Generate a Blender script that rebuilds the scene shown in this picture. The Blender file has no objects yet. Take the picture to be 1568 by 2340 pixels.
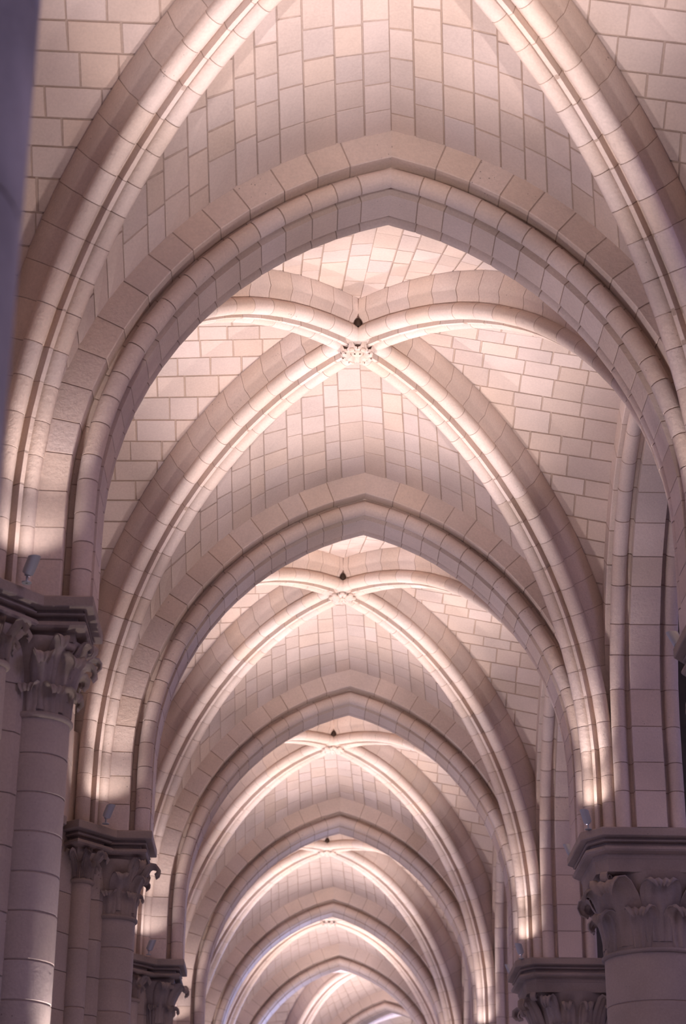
import bpy, math, random
from mathutils import Vector, Matrix
S = bpy.context.scene
COL = S.collection
Z0 = 1.6                      # camera height above the floor; all z below are given from the camera's height
R = random.Random(7)

# ------------------------------------------------------------------ camera, world, lights, exposure
S.view_settings.view_transform = 'Standard'
S.view_settings.look = 'None'
S.view_settings.gamma = 1.0
S.view_settings.exposure = -0.04
S.view_settings.use_curve_mapping = False
S.cycles.max_bounces = 7
S.cycles.diffuse_bounces = 4
S.cycles.glossy_bounces = 2
S.cycles.sample_clamp_indirect = 4.0
cd = bpy.data.cameras.new('camera')
cd.sensor_fit = 'VERTICAL'; cd.sensor_height = 36; cd.sensor_width = 24
cd.lens = 4548.15 * 36 / 2340
cam = bpy.data.objects.new('camera', cd); COL.objects.link(cam)
pit, yaw, rol = 0.41893, 0.0193, 0.00777
fw = Vector((math.sin(yaw) * math.cos(pit), math.cos(yaw) * math.cos(pit), math.sin(pit)))
rt = fw.cross(Vector((0, 0, 1))).normalized(); up = rt.cross(fw)
r2 = rt * math.cos(rol) + up * math.sin(rol); u2 = -rt * math.sin(rol) + up * math.cos(rol)
M = Matrix((r2, u2, -fw)).transposed().to_4x4()
M.translation = Vector((-0.5298, -11.6712, Z0))
cam.matrix_world = M
cd.clip_end = 300
cd.dof.use_dof = True; cd.dof.focus_distance = 15.5; cd.dof.aperture_fstop = 2.8
S.camera = cam

wd = bpy.data.worlds.new('world'); S.world = wd; wd.use_nodes = True
wd.node_tree.nodes['Background'].inputs[0].default_value = (0.50, 0.47, 0.80, 1)
wd.node_tree.nodes['Background'].inputs[1].default_value = 0.08
LAMP_W = 640.0                 # each stone-washing spotlight on the abaci
LAMP_RGB = (1.0, 0.875, 0.87)
WINDOW_E = 0.7
# broad cool fill lights, added unseen high in the nave to supply ambient light
def area(name, loc, aim, size, w, rgb):
    l = bpy.data.lights.new(name, 'AREA'); l.shape = 'RECTANGLE'; l.size, l.size_y = size
    l.energy = w; l.color = rgb
    o = bpy.data.objects.new(name, l); COL.objects.link(o); o.location = loc
    o.rotation_euler = (Vector(aim) - Vector(loc)).to_track_quat('-Z', 'Y').to_euler()
    return o
for k in range(5):
    area('nave_fill', (9.0, -8.0 + 10.5 * k, 10.5), (0.2, -8.0 + 10.5 * k, 0.0), (3, 5), 400 if k == 0 else 125, (0.66, 0.56, 1.0))
area('choir_daylight', (9.0, 29.0, 7.0), (-2.5, 27.0, 7.5), (3, 3), 2200, (0.38, 0.50, 1.0))
# added fill near the aisle floor, unseen, lifting the soffits, one to a bay
for k in range(8):
    area('floor_fill', (-0.3, -8.2 + 5.5 * k, 0.35), (-0.3, -8.2 + 5.5 * k, 9.0), (1.2, 1.2), 20, (0.80, 0.70, 1.0))

# ------------------------------------------------------------------ materials
def stone_mat(name, rgb, var=0.10, rough=0.9, bump=0.25, pits=0.0, stain=0.25):
    m = bpy.data.materials.new(name); m.use_nodes = True
    nt = m.node_tree; N = nt.nodes; L = nt.links
    b = N['Principled BSDF']; b.inputs['Roughness'].default_value = rough
    b.inputs['Specular IOR Level'].default_value = 0.2
    tc = N.new('ShaderNodeNewGeometry')
    oi = N.new('ShaderNodeObjectInfo')
    n1 = N.new('ShaderNodeTexNoise'); n1.inputs['Scale'].default_value = 1.7; n1.inputs['Detail'].default_value = 5
    n2 = N.new('ShaderNodeTexNoise'); n2.inputs['Scale'].default_value = 60; n2.inputs['Detail'].default_value = 4
    L.new(tc.outputs['Position'], n1.inputs['Vector']); L.new(tc.outputs['Position'], n2.inputs['Vector'])
    r1 = N.new('ShaderNodeMapRange'); r1.inputs['From Min'].default_value = 0.3; r1.inputs['From Max'].default_value = 0.7
    r1.inputs['To Min'].default_value = 1 - stain * 0.5; r1.inputs['To Max'].default_value = 1 + stain * 0.3
    L.new(n1.outputs['Fac'], r1.inputs['Value'])
    r2_ = N.new('ShaderNodeMapRange'); r2_.inputs['To Min'].default_value = 1 - var; r2_.inputs['To Max'].default_value = 1 + var
    L.new(oi.outputs['Random'], r2_.inputs['Value'])
    r3 = N.new('ShaderNodeMapRange'); r3.inputs['From Min'].default_value = 0.25; r3.inputs['From Max'].default_value = 0.75
    r3.inputs['To Min'].default_value = 0.93; r3.inputs['To Max'].default_value = 1.06
    L.new(n2.outputs['Fac'], r3.inputs['Value'])
    a = N.new('ShaderNodeMath'); a.operation = 'MULTIPLY'; L.new(r1.outputs[0], a.inputs[0]); L.new(r2_.outputs[0], a.inputs[1])
    c = N.new('ShaderNodeMath'); c.operation = 'MULTIPLY'; L.new(a.outputs[0], c.inputs[0]); L.new(r3.outputs[0], c.inputs[1])
    last = c.outputs[0]
    if pits:
        v = N.new('ShaderNodeTexVoronoi'); v.inputs['Scale'].default_value = 26
        L.new(tc.outputs['Position'], v.inputs['Vector'])
        n4 = N.new('ShaderNodeTexNoise'); n4.inputs['Scale'].default_value = 2.6
        L.new(tc.outputs['Position'], n4.inputs['Vector'])
        th = N.new('ShaderNodeMapRange'); th.inputs['From Min'].default_value = 0.5; th.inputs['From Max'].default_value = 0.75
        th.inputs['To Min'].default_value = 0.0; th.inputs['To Max'].default_value = 0.16
        L.new(n4.outputs['Fac'], th.inputs['Value'])
        lt = N.new('ShaderNodeMath'); lt.operation = 'LESS_THAN'
        L.new(v.outputs['Distance'], lt.inputs[0]); L.new(th.outputs[0], lt.inputs[1])
        mm = N.new('ShaderNodeMath'); mm.operation = 'MULTIPLY_ADD'; mm.inputs[1].default_value = -pits; mm.inputs[2].default_value = 1
        L.new(lt.outputs[0], mm.inputs[0])
        k = N.new('ShaderNodeMath'); k.operation = 'MULTIPLY'; L.new(last, k.inputs[0]); L.new(mm.outputs[0], k.inputs[1]); last = k.outputs[0]
    vm = N.new('ShaderNodeVectorMath'); vm.operation = 'SCALE'
    # warm to cool drift from stone to stone
    mx = N.new('ShaderNodeMix'); mx.data_type = 'RGBA'
    mx.inputs['A'].default_value = (rgb[0], rgb[1], rgb[2], 1)
    mx.inputs['B'].default_value = (rgb[0] * 1.0, rgb[1] * 0.955, rgb[2] * 0.88, 1)
    fr = N.new('ShaderNodeMath'); fr.operation = 'FRACT'
    f2 = N.new('ShaderNodeMath'); f2.operation = 'MULTIPLY'; f2.inputs[1].default_value = 7.31
    L.new(oi.outputs['Random'], f2.inputs[0]); L.new(f2.outputs[0], fr.inputs[0]); L.new(fr.outputs[0], mx.inputs['Factor'])
    L.new(mx.outputs['Result'], vm.inputs[0]); L.new(last, vm.inputs['Scale'])
    L.new(vm.outputs[0], b.inputs['Base Color'])
    bp = N.new('ShaderNodeBump'); bp.inputs['Strength'].default_value = bump; bp.inputs['Distance'].default_value = 0.01
    n3 = N.new('ShaderNodeTexNoise'); n3.inputs['Scale'].default_value = 22; n3.inputs['Detail'].default_value = 6
    n3.inputs['Roughness'].default_value = 0.7
    L.new(tc.outputs['Position'], n3.inputs['Vector']); L.new(n3.outputs['Fac'], bp.inputs['Height'])
    L.new(bp.outputs[0], b.inputs['Normal'])
    return m
def plain(name, rgb, rough=0.5, metal=0.0, emit=None, es=0):
    m = bpy.data.materials.new(name); m.use_nodes = True
    b = m.node_tree.nodes['Principled BSDF']
    b.inputs['Base Color'].default_value = (*rgb, 1); b.inputs['Roughness'].default_value = rough
    b.inputs['Metallic'].default_value = metal
    if emit:
        b.inputs['Emission Color'].default_value = (*emit, 1); b.inputs['Emission Strength'].default_value = es
    return m
ST = stone_mat('web_limestone', (0.52, 0.42, 0.38), var=0.07)
VS = stone_mat('voussoir_limestone', (0.62, 0.505, 0.45), var=0.05, pits=0.45, bump=0.6)
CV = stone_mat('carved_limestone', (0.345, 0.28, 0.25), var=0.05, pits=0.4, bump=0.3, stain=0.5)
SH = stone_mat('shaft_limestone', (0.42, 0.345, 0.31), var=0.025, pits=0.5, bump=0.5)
MO = stone_mat('mortar', (0.40, 0.305, 0.255), var=0.0, bump=0.5)
FL = stone_mat('floor_stone', (0.45, 0.41, 0.40), rough=0.5)
WL = stone_mat('plastered_wall', (0.46, 0.38, 0.34))
METAL = plain('lamp_metal', (0.42, 0.42, 0.42), 0.45, 0.3)
CHROME = plain('lamp_screw', (0.8, 0.8, 0.8), 0.15, 1.0)
LENS = plain('lamp_lens', (0.9, 0.85, 0.8), 0.2, 0, LAMP_RGB, 6.0)
DARK = plain('dark_hole', (0.05, 0.03, 0.02), 0.9)
GLASS = plain('window_glass', (0.2, 0.22, 0.3), 0.2, 0, (0.42, 0.47, 1.0), WINDOW_E)
LEAD = plain('window_lead', (0.03, 0.03, 0.035), 0.6, 0.4)

# ------------------------------------------------------------------ helpers
def thing(name, loc, label=None, cat=None, group=None, kind=None):
    o = bpy.data.objects.new(name, None); COL.objects.link(o); o.location = loc
    o.empty_display_size = 0.2
    if label: o['label'] = label
    if cat: o['category'] = cat
    if group: o['group'] = group
    if kind: o['kind'] = kind
    return o
def meshobj(name, verts, faces, mat, parent=None, org=None, smooth=None, kind=None, label=None):
    """verts are in world axes (z from the camera's height); org: the parent's location"""
    if org is None: org = (parent.location if parent else Vector((0, 0, 0)))
    ox, oy, oz = org[0], org[1], org[2] - Z0
    me = bpy.data.meshes.new(name)
    me.from_pydata([(v[0] - ox, v[1] - oy, v[2] - oz) for v in verts], [], faces)
    if smooth:
        me.polygons.foreach_set('use_smooth', [True] * len(me.polygons))
        me.set_sharp_from_angle(angle=math.radians(smooth))
    me.materials.append(mat)
    o = bpy.data.objects.new(name, me); COL.objects.link(o)
    if parent: o.parent = parent
    if kind: o['kind'] = kind
    if label: o['label'] = label
    return o
class MB:
    def __init__(s): s.v = []; s.f = []
    def add(s, v, f):
        n = len(s.v); s.v += v; s.f += [tuple(i + n for i in q) for q in f]
def rings(rs, closed=True, caps=True):
    n = len(rs[0]); v = [p for r in rs for p in r]; f = []
    for k in range(len(rs) - 1):
        for i in range(n if closed else n - 1):
            j = (i + 1) % n
            f.append((k * n + i, k * n + j, (k + 1) * n + j, (k + 1) * n + i))
    if caps:
        f.append(tuple(reversed(range(n)))); f.append(tuple((len(rs) - 1) * n + i for i in range(n)))
    return v, f
def copy_tree(o, parent=None, loc=None):
    c = o.copy(); COL.objects.link(c)
    if parent: c.parent = parent
    if loc is not None: c.location = loc
    for ch in KIDS.get(o.name, []):
        copy_tree(ch, c)
    return c
KIDS = {}
def index_kids():
    KIDS.clear()
    for o in bpy.data.objects:
        if o.parent: KIDS.setdefault(o.parent.name, []).append(o)

# ---- arcs: a path in a vertical plane, h = distance from the crown line, z height; s runs upwards
class Path:
    def __init__(s, pts, mitre=True):
        s.p = pts; s.s = [0]; s.mitre = mitre
        for a, b in zip(pts, pts[1:]): s.s.append(s.s[-1] + math.dist(a, b))
        s.L = s.s[-1]
        s.n = []
        for i in range(len(pts)):
            a = pts[max(i - 1, 0)]; b = pts[min(i + 1, len(pts) - 1)]
            t = (b[0] - a[0], b[1] - a[1]); l = math.hypot(*t); t = (t[0] / l, t[1] / l)
            s.n.append((-t[1] * -1, t[0] * -1))        # outward: away from the opening
    def at(s, d, r=0.0):
        """point offset outwards by r at arclength d"""
        d = max(0, min(s.L, d)); lo, hi = 0, len(s.s) - 1
        while hi - lo > 1:
            m = (lo + hi) // 2
            if s.s[m] <= d: lo = m
            else: hi = m
        u = (d - s.s[lo]) / (s.s[hi] - s.s[lo])
        h = s.p[lo][0] + (s.p[hi][0] - s.p[lo][0]) * u; z = s.p[lo][1] + (s.p[hi][1] - s.p[lo][1]) * u
        nh = s.n[lo][0] + (s.n[hi][0] - s.n[lo][0]) * u; nz = s.n[lo][1] + (s.n[hi][1] - s.n[lo][1]) * u
        l = math.hypot(nh, nz); nh /= l; nz /= l
        h += nh * r; z += nz * r
        if d >= s.L - 1e-6 and s.mitre and abs(nz) > 0.05:   # cut square on the crown line
            th, tz = -nz, nh
            k = -h / th; h += th * k; z += tz * k
        return h, z
def offset_crown(path, r, n=60):
    """the parallel curve at offset r, cut at the crown, as a new table"""
    pts = []
    for i in range(n + 1):
        h, z = path.at(path.L * i / n - (1e-4 if i == n else 0), r)
        pts.append((h, z))
    out = []
    for p in pts:
        if p[0] > 0: out.append(p)
    h, z = path.at(path.L, r); 
    if path.mitre: out.append((0.0, z)) if out[-1][0] > 1e-4 else None
    else: out = pts[:-1] + [(0.0, pts[-1][1])]
    return out
def tab(pts):
    L = [0]
    for a, b in zip(pts, pts[1:]): L.append(L[-1] + math.dist(a, b))
    def f(t):
        d = t * L[-1]
        for i in range(len(pts) - 1):
            if d <= L[i + 1] or i == len(pts) - 2:
                u = (d - L[i]) / (L[i + 1] - L[i])
                return (pts[i][0] + (pts[i + 1][0] - pts[i][0]) * u, pts[i][1] + (pts[i + 1][1] - pts[i][1]) * u)
    return f, L[-1]
ZA = 4.465                    # top of the abaci
def pointed(half, zc, xc, n=36):
    Rr = half + xc; am = math.acos(xc / Rr)
    pts = [(half, ZA + (zc - ZA) * i / 4) for i in range(4)]
    for i in range(n + 1):
        a = am * i / n
        pts.append((-xc + Rr * math.cos(a), zc + Rr * math.sin(a)))
    return Path(pts)
def elliptic(a_, zc, b_, n=40):
    pts = [(a_, ZA + (zc - ZA) * i / 4) for i in range(4)]
    for i in range(n + 1):
        t = math.pi / 2 * i / n
        pts.append((a_ * math.cos(t), zc + b_ * math.sin(t)))
    return Path(pts, mitre=False)
TR = pointed(1.86, 5.1, 0.64)          # transverse arches (crown 7.54)
AR = pointed(2.1, 5.32, 0.12)          # nave arcade
FO = pointed(1.96, 5.3, 0.62)          # wall arches
def circ(cx, cy, r, a0, a1, n):
    return [(cx + r * math.cos(math.radians(a0 + (a1 - a0) * i / n)), cy + r * math.sin(math.radians(a0 + (a1 - a0) * i / n))) for i in range(n + 1)]
# profiles: (b across the arch, r outwards)
roll_n = circ(-.235, .068, .066, 80, 370, 11)
inner_half = [(-.19, .178), (-.19, .140)] + roll_n + [(-.152, .085), (-.134, .08), (-.130, .0)]
P_IN = inner_half + [(-b, r) for b, r in reversed(inner_half)]
P_OUT = [(-.325, .42), (-.325, .184), (-.318, .178), (.318, .178), (.325, .184), (.325, .42)]
rr = circ(-.101, .065, .065, 110, 345, 9)
rib_half = [(-.175, .42), (-.175, .215), (-.140, .165), (-.130, .135)] + rr + [(-.034, .072), (-.018, .070), (-.015, .0)]
P_RIB = rib_half + [(-b, r) for b, r in reversed(rib_half)]
P_FOR = [(.10, .3), (.10, .06)] + circ(.045, .06, .055, 0, -180, 8) + [(-.10, .06), (-.10, .3)]

def voussoirs(parent, name, path, prof, place, joints, mat, gap=.009, nseg=1, jitter=.001, warp=None, smooth=38, merged=False, rec=.0045):
    """place(h, b, z) -> world point; joints = arclengths"""
    mb = MB()
    def pt(h, b, z):
        p = place(h, b, z)
        return warp(p) if warp else p
    for a, b_ in zip(joints, joints[1:]):
        jr = R.uniform(-jitter, jitter); jb = R.uniform(-jitter, jitter) * .6
        g0 = 0 if a <= joints[0] + 1e-6 else gap / 2; g1 = 0 if b_ >= path.L - 1e-6 else gap / 2
        rs = []
        for k in range(nseg + 1):
            d = a + g0 + (b_ - a - g0 - g1) * k / nseg
            ring = []
            for (b, r) in prof:
                h, z = path.at(d, r + jr)
                ring.append(pt(h, b + jb, z))
            rs.append(ring)
        v, f = rings(rs)
        if merged: mb.add(v, f)
        else: meshobj(name, v, f, mat, parent, smooth=smooth)
    if merged:
        meshobj(name, mb.v, mb.f, mat, parent, smooth=smooth, kind='stuff')
    # the mortar core, a few millimetres behind the faces
    cb = sum(b for b, r in prof) / len(prof)
    rs = []; n = max(8, int((joints[-1] - joints[0]) / .16))
    core = []
    m = len(prof)
    for i, (b, r) in enumerate(prof):
        a = prof[i - 1]; c = prof[(i + 1) % m]
        t = (c[0] - a[0], c[1] - a[1]); l = math.hypot(*t) or 1
        nb, nr = -t[1] / l, t[0] / l
        core.append((b + nb * rec, r + nr * rec))
    # check orientation: shrink must reduce area
    def ar(p): return abs(sum(p[i - 1][0] * p[i][1] - p[i][0] * p[i - 1][1] for i in range(len(p))))
    if ar(core) > ar(prof):
        core = [(2 * b - cb2, 2 * r - cr2) for (b, r), (cb2, cr2) in zip(prof, core)]
    for k in range(n + 1):
        d = joints[0] + (joints[-1] - joints[0]) * k / n
        rs.append([pt(path.at(d, r)[0], b, path.at(d, r)[1]) for b, r in core])
    v, f = rings(rs)
    meshobj('mortar_core', v, f, MO, parent, smooth=40)
def joints(L, step, rnd=.10, off=0.0):
    n = max(2, round(L / step)); js = [0]
    for i in range(1, n): js.append(L * i / n + R.uniform(-rnd, rnd) * L / n)
    return js + [L]

# ------------------------------------------------------------------ frames of the transverse arches (the last ones turn with the choir)
BAY = 5.5
FR = [(0, -BAY, 0), (0, 0, 0), (0, BAY, 0), (0, 2 * BAY, 0), (0, 3 * BAY, 0), (0, 4 * BAY, 0), (.22, 26.6, 5), (1.35, 31.2, 20), (4.0, 35.5, 40)]
def frame(i, x, y=0.0):
    fx, fy, a = FR[i]; a = math.radians(a)
    return (fx + x * math.cos(a) + y * math.sin(a), fy - x * math.sin(a) + y * math.cos(a))
def warp_bay(i):
    """bay-local (x, y in 0..BAY, z) -> world, between arch frames i and i+1"""
    def w(p):
        x, y, z = p; t = y / BAY
        a = frame(i, x); b = frame(i + 1, x)
        return (a[0] + (b[0] - a[0]) * t, a[1] + (b[1] - a[1]) * t, z)
    return w
ORD = ['zeroth', 'nearest', 'second', 'third', 'fourth', 'fifth', 'sixth', 'seventh', 'eighth']

# ------------------------------------------------------------------ structure: floor and walls
def box(x0, x1, y0, y1, z0, z1):
    v = [(x, y, z) for z in (z0, z1) for y in (y0, y1) for x in (x0, x1)]
    return v, [(0, 2, 3, 1), (4, 5, 7, 6), (0, 1, 5, 4), (1, 3, 7, 5), (3, 2, 6, 7), (2, 0, 4, 6)]
v, f = box(-14, 30, -26, 50, -Z0 - .2, -Z0)
meshobj('floor', v, f, FL, kind='structure')
v, f = box(14.5, 15, -26, 50, -Z0, 24)
meshobj('wall_right', v, f, WL, kind='structure')
v, f = box(-14, 15, 49, 49.6, -Z0, 24)
meshobj('wall_far', v, f, WL, kind='structure')

v, f = box(2.4, 15, -26, 50, 24, 24.4)
meshobj('ceiling', v, f, WL, kind='structure')
# left wall, one stretch per bay with a glazed lancet
XW = -2.72
def wall_bay(i):
    w = warp_bay(i)
    fo = offset_crown(FO, .02); ft, _ = tab(fo)
    name = 'wall_left'
    # wall panel with a pointed opening, z from the floor to above the vault
    op = [(1.15, -Z0 + 2.2), (1.15, 5.0)]
    Rr = 1.15 + .7; am = math.acos(.7 / Rr)
    op += [(-.7 + Rr * math.cos(am * k / 8), 5.0 + Rr * math.sin(am * k / 8)) for k in range(1, 9)]
    mb = MB()
    out = [(BAY / 2, -Z0 + 2.2), (BAY / 2, 5.0)] + [(BAY / 2 * (1 - k / 8) , 5.0 + 3.9 * min(1, k / 4)) for k in range(1, 9)]
    for sg in (1, -1):
        for x0, x1 in ((XW, XW - .5),):
            for k in range(len(op) - 1):
                q = []
                for (h, z) in (op[k], out[k], out[k + 1], op[k + 1]): q.append((h, z))
                vv = [w((x0, BAY / 2 + sg * h, z)) for h, z in q] + [w((x1, BAY / 2 + sg * h, z)) for h, z in q]
                mb.add(vv, [(0, 1, 2, 3), (4, 5, 6, 7), (0, 3, 7, 4), (1, 2, 6, 5), (0, 1, 5, 4)])
        vv = [w((x, BAY / 2 + sg * h, z)) for x in (XW, XW - .5) for h, z in ((0, -Z0), (BAY / 2, -Z0), (BAY / 2, -Z0 + 2.2), (0, -Z0 + 2.2))]
        mb.add(vv, [(0, 1, 2, 3), (4, 5, 6, 7), (0, 1, 5, 4), (3, 2, 6, 7)])
    wl = meshobj(name, mb.v, mb.f, WL, kind='structure')
    wi = thing('window_%d' % (i + 1), (0, 0, 0), kind='structure')
    pts = [(h, z) for h, z in op] ; pts = pts + [(-h, z) for h, z in reversed(pts[:-1])]
    vv = [w((XW - .38, BAY / 2 + h, z)) for h, z in pts] + [w((XW - .42, BAY / 2 + h, z)) for h, z in pts]
    n = len(pts)
    meshobj('pane', vv, [tuple(range(n)), tuple(range(2 * n - 1, n - 1, -1))] + [(k, (k + 1) % n, n + (k + 1) % n, n + k) for k in range(n)], GLASS, wi)
    for hh in (-.4, .4):
        top = 6.1
        vv = [w((x, BAY / 2 + hh + d, z)) for z in (-Z0 + 2.2, top) for x, d in ((XW - .3, -.04), (XW - .3, .04), (XW - .37, .04), (XW - .37, -.04))]
        meshobj('mullion', vv, [(0, 1, 2, 3), (7, 6, 5, 4), (0, 4, 5, 1), (1, 5, 6, 2), (2, 6, 7, 3), (3, 7, 4, 0)], WL, wi)
for i in range(0, 7): wall_bay(i)

# ------------------------------------------------------------------ the vault webs: stone by stone
BOSS = (-.145, BAY / 2)
ZB = 7.88
CORN = {('L', 0): (-2.31, .42), ('L', 1): (-2.31, BAY - .42), ('R', 0): (2.0, .47), ('R', 1): (2.0, BAY - .47)}
def rib_geo(side, end):
    cx, cy = CORN[(side, end)]
    dx, dy = cx - BOSS[0], cy - BOSS[1]; a = math.hypot(dx, dy)
    return (dx / a, dy / a, a, elliptic(a, 5.0, ZB - 5.0))
RIBS = {k: rib_geo(*k) for k in CORN}
WEB_R = .375
XR_WEB, XL_WEB = 2.13, -2.62
def boundary(kind, side, end):
    if kind == 'T':       # along the transverse arch
        f, L = tab(offset_crown(TR, WEB_R)); sx = -1 if side == 'L' else 1; y = .315 if end == 0 else BAY - .315
        return (lambda t: (sx * f(t)[0], y, f(t)[1])), L
    if kind == 'W':       # along the wall arch or the arcade
        f, L = tab(offset_crown(FO if side == 'L' else AR, WEB_R)); x = XL_WEB if side == 'L' else XR_WEB; sy = -1 if end == 0 else 1
        return (lambda t: (x, BAY / 2 + sy * f(t)[0], f(t)[1])), L
    dx, dy, a, path = RIBS[(side, end)]
    f, L = tab(offset_crown(path, WEB_R))
    return (lambda t: (BOSS[0] + dx * f(t)[0], BOSS[1] + dy * f(t)[0], f(t)[1])), L
def vlerp(a, b, w): return (a[0] + (b[0] - a[0]) * w, a[1] + (b[1] - a[1]) * w, a[2] + (b[2] - a[2]) * w)
def half_cell(parent, kind, side, end, warp, single, mbs=None, rows=None, fine=1):
    A, LA = boundary(kind, side, end); B0, LB = boundary('G', side, end)
    if kind == 'W': B = lambda t: B0(max(0, t - .065 * min(1, (1 - t) / .25)))
    elif side == 'L': B = lambda t: B0(t + .09 * (1 - t))
    else: B = B0
    ax = 1 if kind == 'T' else 0
    inside = Vector((BOSS[0], BOSS[1], 4.5))
    rows = rows or (23 if kind == 'T' else 25)
    cuts = [0]
    for i in range(1, rows): cuts.append((i + R.uniform(-.16, .16)) / rows)
    cuts.append(1.0)
    mb = mbs if mbs is not None else MB()
    # backing bed of mortar
    bv = []; n = rows; WS = [k / 6 for k in range(7)]
    for i in range(n + 1):
        t = cuts[i]; p, q = Vector(A(t)), Vector(B(t))
        for w in WS: bv.append(p.lerp(q, w))
    def nrm(t, w):
        e = .01; t0, t1 = max(0, t - e), min(1, t + e)
        a = Vector(vlerp(A(t0), B(t0), w)); b = Vector(vlerp(A(t1), B(t1), w))
        du = Vector(B(t)) - Vector(A(t)); nn = (b - a).cross(du)
        if nn.length < 1e-9: return Vector((0, 0, -1))
        nn.normalize(); p = Vector(vlerp(A(t), B(t), w))
        if nn.dot(inside - p) < 0: nn = -nn
        return nn
    bb = []
    for i in range(n + 1):
        t = cuts[i]
        for k, w in enumerate(WS):
            bb.append(bv[i * 7 + k] - (nrm(t, max(.15, min(.85, w))) * .007 if i < n else Vector((0, 0, -.004))))
    fcs = [(i * 7 + k, i * 7 + k + 1, i * 7 + k + 8, i * 7 + k + 7) for i in range(n) for k in range(6)]
    W = (lambda p: warp((p[0], p[1], p[2]))) if warp else (lambda p: (p[0], p[1], p[2]))
    meshobj('mortar_bed', [W(p) for p in bb], fcs, MO, parent, smooth=60)
    for i in range(rows):
        t0, t1 = cuts[i], cuts[i + 1]; tm = (t0 + t1) / 2
        p, q = Vector(A(tm)), Vector(B(tm)); L = (q - p).length
        rowh = (t1 - t0) * (LA + LB) / 2
        # skip where the course has not yet come clear of the arch
        if kind == 'T':
            clear = (q.y - p.y) * (1 if end == 0 else -1)
            if clear < .16: continue
        else:
            clear = (q.x - p.x) * (1 if side == 'L' else -1)
            if clear < .16: continue
        target = .25 if kind == 'T' else .27
        m = max(1, round((L - .1) / target)); off = R.uniform(-.3, .3)
        ws = [0.0]
        for k in range(1, m + 1):
            x = (k + off * .9 + R.uniform(-.13, .13)) / m
            if .05 < x < 1 - .07: ws.append(x)
        ws.append(1.0 - .11 / L if L > .3 else 1.0)
        gt = .0065 / ((LA + LB) / 2)
        for w0, w1 in zip(ws, ws[1:]):
            if (w1 - w0) * L < .05: continue
            g0 = .0058 / L if w0 > 0 else 0; g1 = .0058 / L
            nn = nrm(tm, (w0 + w1) / 2); pr = R.uniform(-.0012, .002)
            c = []
            te = t1 - (gt if i < rows - 1 else gt * .4)
            for (t, w) in ((t0 + gt, w0 + g0), (t0 + gt, w1 - g1), (te, w1 - g1), (te, w0 + g0)):
                if 0 < w < ws[-1] - g1 - 1e-6:          # cross joints lie square to the course
                    cv = p[ax] + (q[ax] - p[ax]) * w; pa, qa = A(t)[ax], B(t)[ax]
                    w = max(0.0, min(1.0, (cv - pa) / (qa - pa))) if abs(qa - pa) > .05 else w
                    w += R.uniform(-.003, .003) / L
                c.append(Vector(vlerp(A(t), B(t), w)))
            cen = sum(c, Vector()) / 4
            fr = [p + (cen - p).normalized() * .004 + nn * pr for p in c]
            md = [p - nn * .003 for p in c]; bk = [p - nn * .05 for p in c]
            vv = [W(p) for p in fr + md + bk]
            ff = [(0, 1, 2, 3), (11, 10, 9, 8)]
            for a in range(4):
                b = (a + 1) % 4
                ff += [(a, a + 4, b + 4, b), (a + 4, a + 8, b + 8, b + 4)]
            if single: meshobj('stone', vv, ff, ST, parent)
            else: mb.add(vv, ff)
    return mb
CELL = {'near': ('T', 0, None), 'far': ('T', 1, None), 'left': ('W', None, 'L'), 'right': ('W', None, 'R')}
for i in range(0, 8):
    wp = warp_bay(i)
    for cell, (kind, end, side) in CELL.items():
        single = (1 <= i <= 3 and not (i > 1 and cell == 'near')) or (i == 0 and cell != 'near')
        o = thing('ceiling', (FR[i][0], FR[i][1] + BAY / 2, Z0 + 7.9), kind='structure')
        mb = MB()
        for s_ in ((side,) if side else ('L', 'R')):
            for e_ in ((end,) if end is not None else (0, 1)):
                half_cell(o, kind, s_, e_, wp, single, mb)
        if mb.v: meshobj('stone', mb.v, mb.f, ST, o, kind='stuff')

# ------------------------------------------------------------------ transverse arches
WHERE = ['zeroth', 'nearest and widest transverse arch, its purple-grey underside framing all the vaults beyond',
         'second transverse arch from the camera, just behind the first carved boss',
         'third transverse arch from the camera, just behind the second carved boss',
         'fourth transverse arch from the camera, just behind the third carved boss',
         'fifth transverse arch from the camera, just behind the fourth carved boss',
         'sixth transverse arch, plain beige, where the vaults begin to turn right',
         'small lilac arch turned to the right at the end of the row of vaults',
         'farthest arch, glimpsed beyond the lilac turned arch']
def two_sided_arch(t, path, place, warp=None, merged=False, sides=(1, -1), si=.20, so=.235):
    for sg in sides:
        pl = lambda h, b, z, sg=sg: place(sg * h, b, z)
        js = joints(path.L, si); jo = joints(path.L, so)
        voussoirs(t, 'voussoir', path, P_IN, pl, js, VS, warp=warp, merged=merged)
        voussoirs(t, 'voussoir', path, P_OUT, pl, jo, VS, warp=warp, merged=merged)
for i in range(0, 9):
    if i == 0: lab = 'transverse arch overhead just in front of the top edge of the view'
    else: lab = WHERE[i]
    t = thing('transverse_arch', (*frame(i, 0), Z0 + ZA), lab, 'arch')
    two_sided_arch(t, TR, lambda h, b, z, i=i: (*frame(i, h, b), z), merged=(i >= 6 or i == 0))

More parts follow.
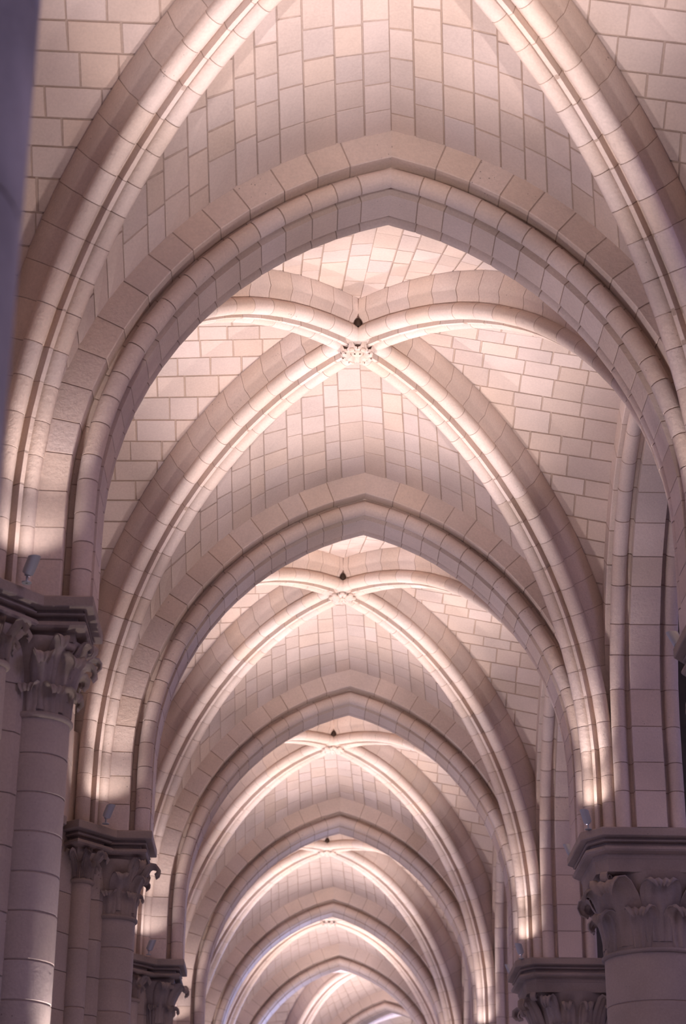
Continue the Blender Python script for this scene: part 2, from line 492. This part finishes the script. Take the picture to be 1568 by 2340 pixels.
# ------------------------------------------------------------------ nave arcade on the right
for i in range(0, 8):
    wp = warp_bay(i)
    lab = 'arch of the right-hand arcade springing from the %s big round pillar towards the camera' % ORD[i] if i else 'arch of the right-hand arcade ahead of the nearest pillar'
    t = thing('arcade_arch', (*wp((2.45, BAY / 2, 0))[:2], Z0 + ZA), lab, 'arch')
    two_sided_arch(t, AR, lambda h, b, z: (2.45 + b, BAY / 2 + h, z), warp=wp, merged=(i >= 4 or i == 0), si=.30, so=.33)
    # wall arch on the left
    t = thing('wall_arch', (*wp((XL_WEB, BAY / 2, 0))[:2], Z0 + ZA), 'slim moulded wall arch against the left wall of vault bay %s' % ['ahead of the front arch', 'one', 'two', 'three', 'four', 'five', 'six', 'seven'][i], 'arch')
    for sg in (1, -1):
        voussoirs(t, 'voussoir', FO, P_FOR, lambda h, b, z, sg=sg: (XL_WEB - .02 + b, BAY / 2 + sg * h, z), joints(FO.L, .45), VS, warp=wp, merged=(i >= 3 or i == 0))
# masonry that closes the nave side above the arcade and behind the springers
def prism(poly, z0, z1, warp=None):
    W = warp or (lambda p: p)
    return rings([[W((x, y, z)) for x, y in poly] for z in (z0, z1)])

# ------------------------------------------------------------------ diagonal ribs
RIBLAB = {1: 'at the boss with the round drilled flower', 2: 'at the boss with the radiating petals'}
for i in range(0, 8):
    wp = warp_bay(i)
    for (n_, A_, B_) in (('left to right', ('L', 0), ('R', 1)), ('right to left', ('R', 0), ('L', 1))):
        bay = ['ahead of the front arch', 'of the first full vault', 'of the second full vault', 'of the third full vault', 'of the fourth full vault', 'of the fifth full vault', 'of the sixth vault', 'of the last vault'][i]
        t = thing('diagonal_rib', (*wp((BOSS[0], BOSS[1], 0))[:2], Z0 + ZA), 'pale moulded diagonal rib %s, running from near %s' % (bay, n_.replace('to', 'to far')), 'rib')
        for key in (A_, B_):
            dx, dy, a, path = RIBS[key]
            pl = lambda h, b, z, dx=dx, dy=dy: (BOSS[0] + dx * h - dy * b, BOSS[1] + dy * h + dx * b, z)
            voussoirs(t, 'voussoir', path, P_RIB, pl, joints(path.L, .235, .08), VS, warp=wp, merged=(i >= 5 or (i == 0 and key[1] == 0)), gap=.006, rec=.003)

# ------------------------------------------------------------------ carved bosses
def leaf_grid(nu, nv, fn, th=.012):
    """closed, thick leaf from fn(u, v) -> (point, normal)"""
    top, bot = [], []
    for j in range(nv + 1):
        for i in range(nu + 1):
            p, n = fn(-1 + 2 * i / nu, j / nv)
            top.append(tuple(p)); bot.append(tuple(p - n * th))
    w = nu + 1; f = []; N = len(top)
    for j in range(nv):
        for i in range(nu):
            a = j * w + i
            f.append((a, a + 1, a + w + 1, a + w)); f.append((N + a, N + a + w, N + a + w + 1, N + a + 1))
    for j in range(nv):
        a = j * w; f.append((a, a + w, N + a + w, N + a)); a = j * w + nu; f.append((a, N + a, N + a + w, a + w))
    for i in range(nu):
        f.append((i, N + i, N + i + 1, i + 1)); a = nv * w + i; f.append((a, a + 1, N + a + 1, N + a))
    return top + bot, f
def lathe(prof, cx, cy, n=32, a0=0, a1=360):
    full = abs(a1 - a0) >= 360
    m = n if full else n + 1
    rs = [[(cx + r * math.cos(math.radians(a0 + (a1 - a0) * k / n)), cy + r * math.sin(math.radians(a0 + (a1 - a0) * k / n)), z) for k in range(m)] for r, z in prof]
    return rings(rs, closed=full, caps=full)
def boss(i, style):
    wp = warp_bay(i); x, y, _ = wp((BOSS[0], BOSS[1], 0))
    lab = {0: 'carved boss of the vault overhead', 1: 'largest carved boss, leaf ring around two drilled dots, where the front ribs cross',
           2: 'carved boss with radiating petals, where the ribs of the second vault cross', 3: 'small carved boss where the ribs of the third vault cross',
           4: 'small carved boss where the ribs of the fourth vault cross', 5: 'tiny carved boss where the ribs of the fifth vault cross',
           6: 'tiny carved boss of the sixth vault, where the vaults turn right', 7: 'boss of the last vault'}[i]
    zb = ZB - .015
    t = thing('carved_boss', (x, y, Z0 + zb), lab, 'boss')
    v, f = lathe([(.0001, zb + .2), (.115, zb + .2), (.125, zb + .05), (.118, zb + .02), (.09, zb + .005), (.0001, zb)], x, y, 28)
    meshobj('disc', v, f, VS, t, smooth=40)
    if style == 0:
        v, f = lathe([(.0001, zb + .03), (.052, zb + .02), (.056, zb - .004), (.047, zb - .028), (.025, zb - .042), (.0001, zb - .045)], x, y - .01, 20)
        meshobj('flower_centre', v, f, VS, t, smooth=60)
        for sx in (-1, 1):
            v, f = lathe([(.0001, zb - .02), (.0065, zb - .02), (.0065, zb - .0405), (.0001, zb - .0415)], x + sx * .021, y - .035, 10)
            meshobj('drilled_hole', v, f, DARK, t)
        nl = 8
        for k in range(nl):
            a = math.radians(360 * (k + .5) / nl)
            er = Vector((math.cos(a), math.sin(a), 0)); et = Vector((-math.sin(a), math.cos(a), 0))
            def fn(u, v_):
                rad = .055 + .095 * v_; wd_ = .046 * math.sin(math.pi * (.22 + .7 * v_)) * (1 + .18 * math.cos(v_ * 19))
                z = zb - .012 - .035 * math.sin(v_ * 3.0) + .018 * u * u * (1 if v_ > .3 else .6) - .008 * math.cos(u * 7)
                if v_ > .8: z += .05 * (v_ - .8) / .2
                return Vector((x, y, z)) + er * rad + et * (u * wd_), Vector((0, 0, -1))
            v, f = leaf_grid(6, 9, fn); meshobj('leaf', v, f, VS, t, smooth=50)
            def fb(u, v_):
                return (Vector((x, y, zb - .035)) + er * (.118 + .020 * math.cos(v_ * 6.28) * (1 - u * u * .5)) + et * (u * .022) + Vector((0, 0, .020 * math.sin(v_ * 6.28)))), er
            v, f = leaf_grid(4, 8, fb, .006); meshobj('leaf_curl', v, f, VS, t, smooth=60)
    else:
        v, f = lathe([(.0001, zb + .02), (.026, zb + .01), (.028, zb - .02), (.0001, zb - .036)], x, y, 14)
        meshobj('flower_centre', v, f, VS, t, smooth=60)
        for k in range(12):
            a = math.radians(30 * k + 15)
            er = Vector((math.cos(a), math.sin(a), 0)); et = Vector((-math.sin(a), math.cos(a), 0))
            def fn(u, v_):
                rad = .024 + .098 * v_; wd_ = .006 + .024 * v_ * (1.05 - .75 * v_ ** 4)
                return Vector((x, y, zb - .010 - .020 * math.sin(v_ * 2.9) + .012 * u * u)) + er * rad + et * (u * wd_), Vector((0, 0, -1))
            v, f = leaf_grid(4, 6, fn); meshobj('petal', v, f, VS, t, smooth=50)
        for k in range(8):
            a = math.radians(45 * k)
            cx_, cy_ = x + .122 * math.cos(a), y + .122 * math.sin(a)
            v, f = lathe([(.0001, zb + .02), (.024, zb + .012), (.029, zb - .006), (.018, zb - .024), (.0001, zb - .028)], cx_, cy_, 8)
            meshobj('leaf_curl', v, f, VS, t, smooth=60)
    # the small dark chain hole cut where the two near ribs part
    if i <= 6:
        hx, hy, _ = wp((BOSS[0], BOSS[1] - .235, 0)); hz = 7.985
        rs = []
        for k in range(7):
            a = k / 6
            rr_ = .034 * math.sqrt(max(0, 1 - (a * .97) ** 2)); zz = hz + .075 * a - .01
            rs.append([(hx + rr_ * math.cos(q * math.pi / 5), hy + .5 * rr_ * math.sin(q * math.pi / 5), zz) for q in range(10)])
        v, f = rings(rs); meshobj('chain_hole', v, f, DARK, t, smooth=60)
for i in range(0, 8): boss(i, 0 if i % 2 == 1 and i != 3 else 1)

# ------------------------------------------------------------------ spotlights with their real lamps
LPOS = {('L', -1): (-2.215, -.52), ('L', 1): (-2.215, .52), ('R', -1): (1.915, -.54), ('R', 1): (1.915, .54)}
def spotlight(i, side, end):
    lx, ly = LPOS[(side, end)]
    x, y = frame(i, lx, ly)
    bi = i - 1 if end == -1 else i
    if bi < 0 or bi > 7: return
    bx, by, _ = warp_bay(bi)((BOSS[0], BOSS[1], 0))
    sd = 'left wall pier' if side == 'L' else 'right round pillar'
    lab = 'small grey spotlight on the %s ledge of the %s %s' % ('camera-side' if end == -1 else 'far-side', ORD[i] if i else 'front', sd)
    t = thing('spotlight', (x, y, Z0 + ZA), lab, 'lamp', 'spotlights on the pier ledges')
    d = Vector((bx - x, by - y, 0)).normalized()
    ax = (d * (.62 if side == 'L' else .5) + Vector((0, 0, 1))).normalized()
    side_v = ax.cross(Vector((0, 0, 1))).normalized(); upv = side_v.cross(ax)
    base = Vector((x, y, ZA + .055))
    def tube(p, q, r0, r1, n=14, slant=0):
        a = (q - p).normalized(); s1 = a.orthogonal().normalized(); s2 = a.cross(s1)
        return rings([[tuple(c + (s1 * math.cos(k * 2 * math.pi / n) + s2 * math.sin(k * 2 * math.pi / n)) * r) for k in range(n)] for c, r in ((p, r0), (q, r1))])
    v, f = rings([[tuple(base + ax * h + (side_v * math.cos(k * .3927) + upv * math.sin(k * .3927)) * r + ax * (sl * math.sin(k * .3927))) for k in range(16)]
                  for h, r, sl in ((.0, .018, 0), (.006, .034, 0), (.03, .037, 0), (.115, .037, -.022), (.115, .033, -.022), (.09, .033, 0))])
    meshobj('housing', v, f, METAL, t, smooth=40)
    v, f = tube(base + ax * .093, base + ax * .097, .0325, .0325); meshobj('lens', v, f, LENS, t)
    v, f = tube(Vector((x, y, ZA)), Vector((x, y, ZA + .055)), .007, .007, 8); meshobj('bracket', v, f, METAL, t)
    v, f = tube(Vector((x, y, ZA)), Vector((x, y, ZA + .006)), .03, .03, 12); meshobj('base_plate', v, f, METAL, t)
    v, f = tube(base - side_v * .02 - ax * .004, base + side_v * .02 - ax * .004, .006, .006, 8); meshobj('screw', v, f, CHROME, t)
    l = bpy.data.lights.new('lamp', 'SPOT'); l.energy = LAMP_W * (.80 if end == -1 else 1.0); l.color = LAMP_RGB
    l.spot_size = math.radians(66); l.spot_blend = 1.0; l.shadow_soft_size = .02
    lo = bpy.data.objects.new('lamp', l); COL.objects.link(lo); lo.parent = t
    lo.location = base + ax * .145 - Vector((x, y, ZA))
    aim = d * .86 + Vector((0, 0, .95))
    lo.rotation_euler = aim.to_track_quat('-Z', 'Y').to_euler()
    l2 = bpy.data.lights.new('spill_lamp', 'SPOT'); l2.energy = 75.0; l2.color = LAMP_RGB      # the wide spill of the same fitting on the rib foot
    l2.spot_size = math.radians(66); l2.spot_blend = .8; l2.shadow_soft_size = .02
    l3 = bpy.data.objects.new('spill_lamp', l2); COL.objects.link(l3); l3.parent = t; l3.location = lo.location
    l4 = bpy.data.lights.new('foot_lamp', 'SPOT'); l4.energy = 9.0; l4.color = LAMP_RGB
    l4.spot_size = math.radians(125); l4.spot_blend = 1.0; l4.shadow_soft_size = .02
    l5 = bpy.data.objects.new('foot_lamp', l4); COL.objects.link(l5); l5.parent = t; l5.location = lo.location
    l5.rotation_euler = (Vector((0, 0, 1)) - d * .3).to_track_quat('-Z', 'Y').to_euler()
    l3.rotation_euler = (Vector((0, 0, 1)) + d * .10).to_track_quat('-Z', 'Y').to_euler()
for i in range(0, 8):
    for side in 'LR':
        for e in (-1, 1): spotlight(i, side, e)

# a small lamp fixed low on the nearest wall pier's half column, washing it upwards
t = thing('spotlight', (-1.86, -.06, 3.0), 'small spotlight clamped low on the nearest half column, below the view', 'lamp')
v, f = rings([[(-1.80 + .03 * math.cos(k * .524), -.02 + .03 * math.sin(k * .524), z) for k in range(12)] for z in (1.36, 1.44)])
meshobj('housing', v, f, METAL, t, smooth=40)
v, f = box(-1.97, -1.80, -.03, -.01, 1.385, 1.405); meshobj('bracket', v, f, METAL, t)
l = bpy.data.lights.new('lamp', 'SPOT'); l.energy = 70; l.color = (1, .88, .88); l.spot_size = math.radians(60); l.spot_blend = 1; l.shadow_soft_size = .03
lo = bpy.data.objects.new('lamp', l); COL.objects.link(lo); lo.parent = t; lo.location = (.06, 0, .08)
lo.rotation_euler = Vector((-.13, 0, 1)).to_track_quat('-Z', 'Y').to_euler()

# ------------------------------------------------------------------ piers
def slab(poly, prof):
    """poly: ccw plan; prof: (inset, z) from the bottom up"""
    n = len(poly); rs = []
    for ins, z in prof:
        ring = []
        for k in range(n):
            p0, p1, p2 = Vector(poly[k - 1]), Vector(poly[k]), Vector(poly[(k + 1) % n])
            e1 = (p1 - p0).normalized(); e2 = (p2 - p1).normalized()
            n1 = Vector((-e1.y, e1.x)); n2 = Vector((-e2.y, e2.x))
            m = (n1 + n2); m = m / max(.3, m.dot(n1)) if m.length > 1e-6 else n1
            q = p1 + m * ins
            ring.append((q.x, q.y, z))
        rs.append(ring)
    return rings(rs)
ABP = [(.120, 4.205), (.112, 4.222), (.112, 4.262), (.075, 4.266), (.052, 4.272), (.040, 4.286), (.040, 4.300), (.052, 4.314), (.075, 4.320),
       (.100, 4.322), (.098, 4.350), (.062, 4.352), (.050, 4.358), (.050, 4.366), (.062, 4.371), (.066, 4.390), (.006, 4.392), (.0, 4.398), (.0, 4.456), (.008, ZA)]
def drums(parent, name, cx, cy, r, z0, z1, step, mat, n=28, F=None):
    z = z1; k = 0
    F = F or (lambda x, y: (x, y))
    def lt(prof, nn):
        v, f = lathe(prof, cx, cy, nn); return [(*F(p[0], p[1]), p[2]) for p in v], f
    while z > z0 + .05:
        h = min(step * R.uniform(.85, 1.12), z - z0); jr = R.uniform(-.0015, .0015)
        v, f = lt([(r - .003 + jr, z - h + .004), (r + jr, z - h + .008), (r + jr, z - .008), (r - .003 + jr, z - .004)], n)
        meshobj(name, v, f, mat, parent, smooth=22); z -= h
        if z < 1.0 and step < .6: step = .7
    v, f = lt([(r - .006, z0), (r - .006, z1)], n)
    meshobj('mortar_core', v, f, MO, parent, smooth=40)
def bell_r(prof, z):
    for (r0, z0), (r1, z1) in zip(prof, prof[1:]):
        if z <= z1: return r0 + (r1 - r0) * (z - z0) / (z1 - z0)
    return prof[-1][0]
def capital(parent, cx, cy, bell, tiers, mat, F, n=32):
    """bell: (r, z) from astragal upwards; tiers: list of leaf rings"""
    bb = bell[:]
    v, f = lathe([(.0001, bb[0][1])] + bb + [(.0001, bb[-1][1])], cx, cy, n)
    cap = meshobj('capital', [(*F(p[0], p[1]), p[2]) for p in v], f, mat, parent, smooth=50)
    r0, z0 = bb[0]
    v, f = lathe([(r0 - .01, z0 - .035)] + [(r0 + .004 + .022 * math.cos(a), z0 - .018 + .020 * math.sin(a)) for a in [math.radians(-80 + 20 * k) for k in range(9)]] + [(r0 - .01, z0 + .004)], cx, cy, n)
    meshobj('astragal', [(*F(p[0], p[1]), p[2]) for p in v], f, mat, parent, smooth=50)
    for T in tiers:
        for a in T['ang']:
            sa = math.radians(a)
            er = Vector((math.cos(sa), math.sin(sa), 0))
            zb_, h, w0, curl, flute, out = T['z'], T['h'], T['w'], T['curl'], T['flute'], T.get('out', .0)
            tip = T.get('tip', 235)
            def fn(u, v_):
                # stem climbs the bell to 70 %, then rolls outwards and down
                if v_ < .68:
                    s_ = v_ / .68; z = zb_ + (h - curl) * s_; r = bell_r(bb, z) + .010 + out * s_ ** 2.4
                    nr, nz = 1.0, -.15 * s_
                else:
                    s_ = (v_ - .68) / .32; th_ = math.radians(tip * s_)
                    zc = zb_ + h - curl; rc = bell_r(bb, zc) + .010 + out + curl
                    cc = curl * (1 - .35 * s_)
                    r = rc - cc * math.cos(th_) ; z = zc + cc * math.sin(th_)
                    nr, nz = -math.cos(th_) * -1, 0
                    nr, nz = math.cos(th_), -math.sin(th_)
                    nr, nz = -(-nr), nz
                wv = w0 * (.80 + .35 * math.sin(min(1, v_ / .75) * math.pi * .6)) * (1 - .72 * max(0, (v_ - .60) / .40) ** 1.6)
                wv *= 1 + T.get('lobe', .0) * math.cos(v_ * T.get('nl', 5) * 6.283)
                ang = sa + u * wv / max(r, .05)
                g = flute * (math.cos(u * T.get('nf', 2.5) * math.pi * 2) * .5) - T.get('cup', .012) * u * u
                rr2 = r + nr * g
                z2 = z + nz * g - abs(u) ** 3 * T.get('droop', .0)
                n_ = (er * nr + Vector((0, 0, nz)))
                if n_.length < 1e-6: n_ = er.copy()
                p = Vector((cx + rr2 * math.cos(ang), cy + rr2 * math.sin(ang), z2))
                fx, fy = F(p.x, p.y); 
                return Vector((fx, fy, p.z)), n_.normalized()
            v, f = leaf_grid(T.get('nu', 14), T.get('nv', 18), fn, .010)
            meshobj('leaf', v, f, mat, cap, org=parent.location, smooth=60)
    return cap
def volute(cap, parent, cx, cy, a, r, z, rad, wid, mat, F):
    """a stone scroll under the abacus corner"""
    sa = math.radians(a); er = Vector((math.cos(sa), math.sin(sa), 0)); et = Vector((-math.sin(sa), math.cos(sa), 0))
    def fn(u, v_):
        th_ = math.radians(-60 + 560 * v_); q = rad * (1 - .75 * v_)
        p = Vector((cx, cy, z)) + er * (r + q * math.sin(th_)) + et * (u * wid * (1 - .3 * v_)) + Vector((0, 0, q * math.cos(th_)))
        fx, fy = F(p.x, p.y)
        return Vector((fx, fy, p.z)), (er * math.sin(th_) + Vector((0, 0, math.cos(th_))))
    v, f = leaf_grid(4, 26, fn, .012)
    meshobj('volute', v, f, mat, cap, org=parent.location, smooth=60)

def left_pier(i):
    F = lambda x, y: frame(i, x, y)
    G = lambda vf: ([(*F(p[0], p[1]), p[2]) for p in vf[0]], vf[1])
    t = thing('wall_pier', (*F(-2.165, 0), 0), '%s compound pier of shafts and leafy capitals against the left wall' % (ORD[i] if i else 'hidden frontmost'), 'pier')
    if i == 1: t['label'] = 'nearest left wall pier, its big half column and leafy capital cut by the left edge'
    # stepped core in courses
    core = [(-2.20, -.13), (-2.20, .13), (-2.26, .24), (-2.36, .30), (-2.46, .42), (-2.56, .58), (-2.66, .66), (-2.72, .80), (-3.1, .80), (-3.1, -.80), (-2.72, -.80), (-2.66, -.66), (-2.56, -.58), (-2.46, -.42), (-2.36, -.30), (-2.26, -.24)]
    core = list(reversed(core))[::-1]
    a_ = sum(core[k - 1][0] * core[k][1] - core[k][0] * core[k - 1][1] for k in range(len(core)))
    if a_ < 0: core = core[::-1]
    z = 4.22
    while z > -Z0 + .02:
        h = min(.34 * R.uniform(.85, 1.15) if z > 1 else .8, z + Z0)
        v, f = G(slab(core, [(.003, z - h + .003), (0, z - h + .006), (0, z - .006), (.003, z - .003)]))
        meshobj('stone', v, f, SH, t); z -= h
    v, f = G(slab(core, [(.008, -Z0), (.008, 4.22)])); meshobj('mortar_core', v, f, MO, t)
    v, f = G(slab(core, [(.03, 4.20), (.03, 5.3)])); meshobj('springer', v, f, VS, t)
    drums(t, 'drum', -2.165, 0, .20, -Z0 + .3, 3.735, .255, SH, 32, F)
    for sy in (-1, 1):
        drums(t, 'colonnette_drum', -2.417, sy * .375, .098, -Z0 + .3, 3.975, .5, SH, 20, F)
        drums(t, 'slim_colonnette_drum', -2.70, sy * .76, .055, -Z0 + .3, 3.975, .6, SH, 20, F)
    v, f = G(slab([(-1.9, -.3), (-1.9, .3), (-2.3, .62), (-3.0, 1.0), (-3.0, -1.0), (-2.3, -.62)][::-1], [(0, -Z0), (0, -Z0 + .25), (.05, -Z0 + .32)])); meshobj('base', v, f, SH, t)
    # capitals
    st = i % 3
    bell = [(.195, 3.765), (.200, 3.90), (.215, 4.03), (.245, 4.13), (.275, 4.19), (.282, 4.225)]
    if st == 1:
        tiers = [dict(ang=[-100, -58, -18, 22, 62, 104], z=3.765, h=.16, w=.078, curl=.024, flute=.009, nf=1.5, lobe=.04, nl=4, cup=.015),
                 dict(ang=[-80, -40, 2, 44, 86], z=3.78, h=.33, w=.080, curl=.036, flute=.007, nf=1.5, out=.02, cup=.022),
                 dict(ang=[-62, -24, 24, 64], z=3.86, h=.35, w=.048, curl=.040, flute=.006, nf=1, out=.025, tip=240)]
    elif st == 2:
        tiers = [dict(ang=[-96, -48, 0, 48, 96], z=3.765, h=.19, w=.085, curl=.020, flute=.008, nf=1.5, cup=.01),
                 dict(ang=[-72, -24, 24, 72], z=3.80, h=.30, w=.080, curl=.030, flute=.010, nf=1, out=.02),
                 dict(ang=[-48, 48, -8, 8], z=3.86, h=.36, w=.055, curl=.042, flute=.008, nf=1.5, out=.025, tip=250)]
    else:
        tiers = [dict(ang=[-90, -45, 0, 45, 90], z=3.765, h=.20, w=.075, curl=.026, flute=.018, nf=2.5, lobe=.05),
                 dict(ang=[-68, -22, 22, 68], z=3.78, h=.42, w=.085, curl=.042, flute=.010, nf=1.5, out=.03)]
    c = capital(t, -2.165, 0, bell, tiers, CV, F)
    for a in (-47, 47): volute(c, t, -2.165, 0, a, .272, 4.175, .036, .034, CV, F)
    for sy in (-1, 1):
        bl = [(.096, 4.005), (.100, 4.08), (.115, 4.16), (.14, 4.205), (.145, 4.225)]
        cc = capital(t, -2.417, sy * .375, bl, [dict(ang=[sy * 45 + 45 * k for k in (-3, -2, -1, 0, 1, 2, 3)], z=4.005, h=.13, w=.036, curl=.018, flute=.012, nf=2.5, nu=10, nv=12),
             dict(ang=[sy * 45 + 22 + 45 * k for k in (-3, -2, -1, 0, 1, 2)], z=4.02, h=.205, w=.032, curl=.022, flute=.012, nf=2.5, out=.03, nu=10, nv=12)], CV, F, 20)
        capital(t, -2.70, sy * .76, [(.055, 4.005), (.060, 4.10), (.095, 4.225)], [dict(ang=[-60, 0, 60], z=4.01, h=.19, w=.03, curl=.02, flute=.006, out=.02, nu=6, nv=10)], CV, F, 14)
    # abaci
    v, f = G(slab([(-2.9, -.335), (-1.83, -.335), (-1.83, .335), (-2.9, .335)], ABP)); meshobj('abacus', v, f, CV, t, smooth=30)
    for sy in (-1, 1):
        e = Vector((.774, sy * .633)); g = Vector((-e.y, e.x)); cen = Vector((-2.262, sy * .496))
        P_ = [cen + g * .255, cen - e * .5 + g * .255, cen - e * .5 - g * .255, cen - g * .255]
        P_ = [(p.x, p.y) for p in P_]
        v, f = G(slab(P_, [(a, b + .001) for a, b in ABP])); meshobj('abacus', v, f, CV, t, smooth=30)
        P_ = [(-3.1, sy * .76 - .13), (-2.58, sy * .76 - .13), (-2.52, sy * .76), (-2.58, sy * .76 + .13), (-3.1, sy * .76 + .13)]
        v, f = G(slab(P_, [(a * .8, b - .002) for a, b in ABP])); meshobj('abacus', v, f, CV, t, smooth=30)
for i in range(0, 9): left_pier(i)

def right_pillar(i):
    F = lambda x, y: frame(i, x, y)
    G = lambda vf: ([(*F(p[0], p[1]), p[2]) for p in vf[0]], vf[1])
    cx = 2.52
    lab = {0: 'round pillar ahead of the frame on the right', 1: 'pillar at the right edge halfway up, only a leaf and ledge corner showing',
           2: 'big round pillar with leafy capital at the lower right corner', 3: 'dark leafy capital and pillar just left of the big lower right pillar'}.get(i, '%s round pillar of the right-hand arcade' % ORD[i])
    t = thing('round_pillar', (*F(cx, 0), 0), lab, 'pillar')
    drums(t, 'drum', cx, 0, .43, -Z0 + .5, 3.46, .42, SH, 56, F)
    v, f = lathe([(.0001, -Z0), (.62, -Z0), (.62, -Z0 + .3), (.55, -Z0 + .36), (.55, -Z0 + .42), (.47, -Z0 + .5), (.0001, -Z0 + .5)], cx, 0, 40)
    meshobj('base', [(*F(p[0], p[1]), p[2]) for p in v], f, SH, t, smooth=40)
    bell = [(.43, 3.49), (.425, 3.60), (.435, 3.80), (.47, 3.98), (.53, 4.08), (.55, 4.12)]
    if i % 2 == 0:
        tiers = [dict(ang=[22.5 + 45 * k for k in range(8)], z=3.49, h=.32, w=.150, curl=.035, flute=.022, nf=2.0, out=.03, cup=.03, nu=18),
                 dict(ang=[45 + 90 * k for k in range(4)], z=3.52, h=.52, w=.19, curl=.055, flute=.016, nf=2.0, out=.11, cup=.04, nu=18, tip=260),
                 dict(ang=[90 * k for k in range(4)], z=3.54, h=.50, w=.16, curl=.035, flute=.018, nf=2.0, out=.03, nu=18)]
    else:
        tiers = [dict(ang=[22.5 + 45 * k for k in range(8)], z=3.49, h=.28, w=.12, curl=.03, flute=.02, nf=1.5, out=.02, nu=16),
                 dict(ang=[45 + 90 * k + d for k in range(4) for d in (-14, 14)], z=3.52, h=.54, w=.075, curl=.06, flute=.016, nf=1.5, out=.09, nu=14, tip=300),
                 dict(ang=[90 * k + d for k in range(4) for d in (-12, 12)], z=3.54, h=.46, w=.07, curl=.045, flute=.016, nf=1.0, out=.03, nu=14, tip=280)]
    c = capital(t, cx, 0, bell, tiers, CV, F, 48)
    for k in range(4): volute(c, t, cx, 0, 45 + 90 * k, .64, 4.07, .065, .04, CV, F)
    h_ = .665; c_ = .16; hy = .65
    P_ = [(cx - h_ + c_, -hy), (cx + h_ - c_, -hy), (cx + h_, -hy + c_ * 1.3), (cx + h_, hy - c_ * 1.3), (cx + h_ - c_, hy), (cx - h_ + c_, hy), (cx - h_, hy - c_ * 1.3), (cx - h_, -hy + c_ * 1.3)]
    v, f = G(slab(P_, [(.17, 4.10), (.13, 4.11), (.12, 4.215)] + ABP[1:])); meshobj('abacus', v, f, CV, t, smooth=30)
    core = [(2.12, -.22), (2.8, -.22), (2.8, .22), (2.12, .22)]
    v, f = G(slab(core, [(0, ZA - .01), (0, 5.4)])); meshobj('springer', v, f, VS, t)
for i in range(0, 9): right_pillar(i)

# ------------------------------------------------------------------ outer masonry above the arcade (keeps the nave's light out of the vault top)
for i in range(0, 8):
    wp = warp_bay(i)
    mb = MB(); ar, _ = tab(offset_crown(AR, .40))
    for sg in (1, -1):
        for k in range(24):
            a, b = ar(k / 24), ar((k + 1) / 24)
            ha, hb = a[0], b[0]
            q = [(ha, a[1]), (max(ha, BAY / 2), a[1]), (max(hb, BAY / 2), b[1]), (hb, b[1])]
            for x0, x1 in ((2.2, 2.75),):
                vv = [wp((x, BAY / 2 + sg * h, z)) for x in (x0, x1) for h, z in q]
                mb.add(vv, [(0, 1, 2, 3), (4, 5, 6, 7), (0, 3, 7, 4)])
    zt = ar(1.0)[1]
    vv = [wp((x, y, z)) for x in (2.2, 2.75) for y, z in ((0, zt - .05), (BAY, zt - .05), (BAY, 9.6), (0, 9.6))]
    mb.add(vv, [(0, 1, 2, 3), (4, 5, 6, 7), (3, 2, 6, 7)])
    meshobj('wall_right', mb.v, mb.f, WL, kind='structure')
    # rough masonry on top of the vault
    vv = [wp((x, y, 9.0)) for x in (-3.2, 2.3) for y in (0, BAY)] + [wp((x, y, 9.4)) for x in (-3.2, 2.3) for y in (0, BAY)]
    meshobj('ceiling', vv, [(0, 1, 3, 2), (4, 6, 7, 5), (0, 4, 5, 1), (2, 3, 7, 6), (0, 2, 6, 4), (1, 5, 7, 3)], MO, kind='structure')
# far bays are closed by a masonry screen behind the last arch
# ------------------------------------------------------------------ out-of-focus shaft close to the camera on the left
nx, ny = -1.50, -8.05
t = thing('near_shaft', (nx, ny, 0), 'blurred blue-grey stone shaft close to the camera along the upper left edge', 'column')
NS = stone_mat('near_limestone', (0.50, 0.46, 0.47), var=.03, pits=.7, bump=.6, stain=1.1)
z = 8.6
while z > -Z0 + .3:
    h = min(R.uniform(.5, .7), z + Z0 - .3)
    v, f = lathe([(.347, z - h + .004), (.35, z - h + .008), (.35, z - .008), (.347, z - .004)], nx, ny, 40)
    meshobj('drum', v, f, NS, t, smooth=22); z -= h
v, f = lathe([(.343, -Z0 + .3), (.343, 8.6)], nx, ny, 30); meshobj('mortar_core', v, f, MO, t, smooth=40)
v, f = lathe([(.0001, -Z0), (.5, -Z0), (.5, -Z0 + .2), (.42, -Z0 + .3), (.0001, -Z0 + .3)], nx, ny, 32); meshobj('base', v, f, NS, t, smooth=40)
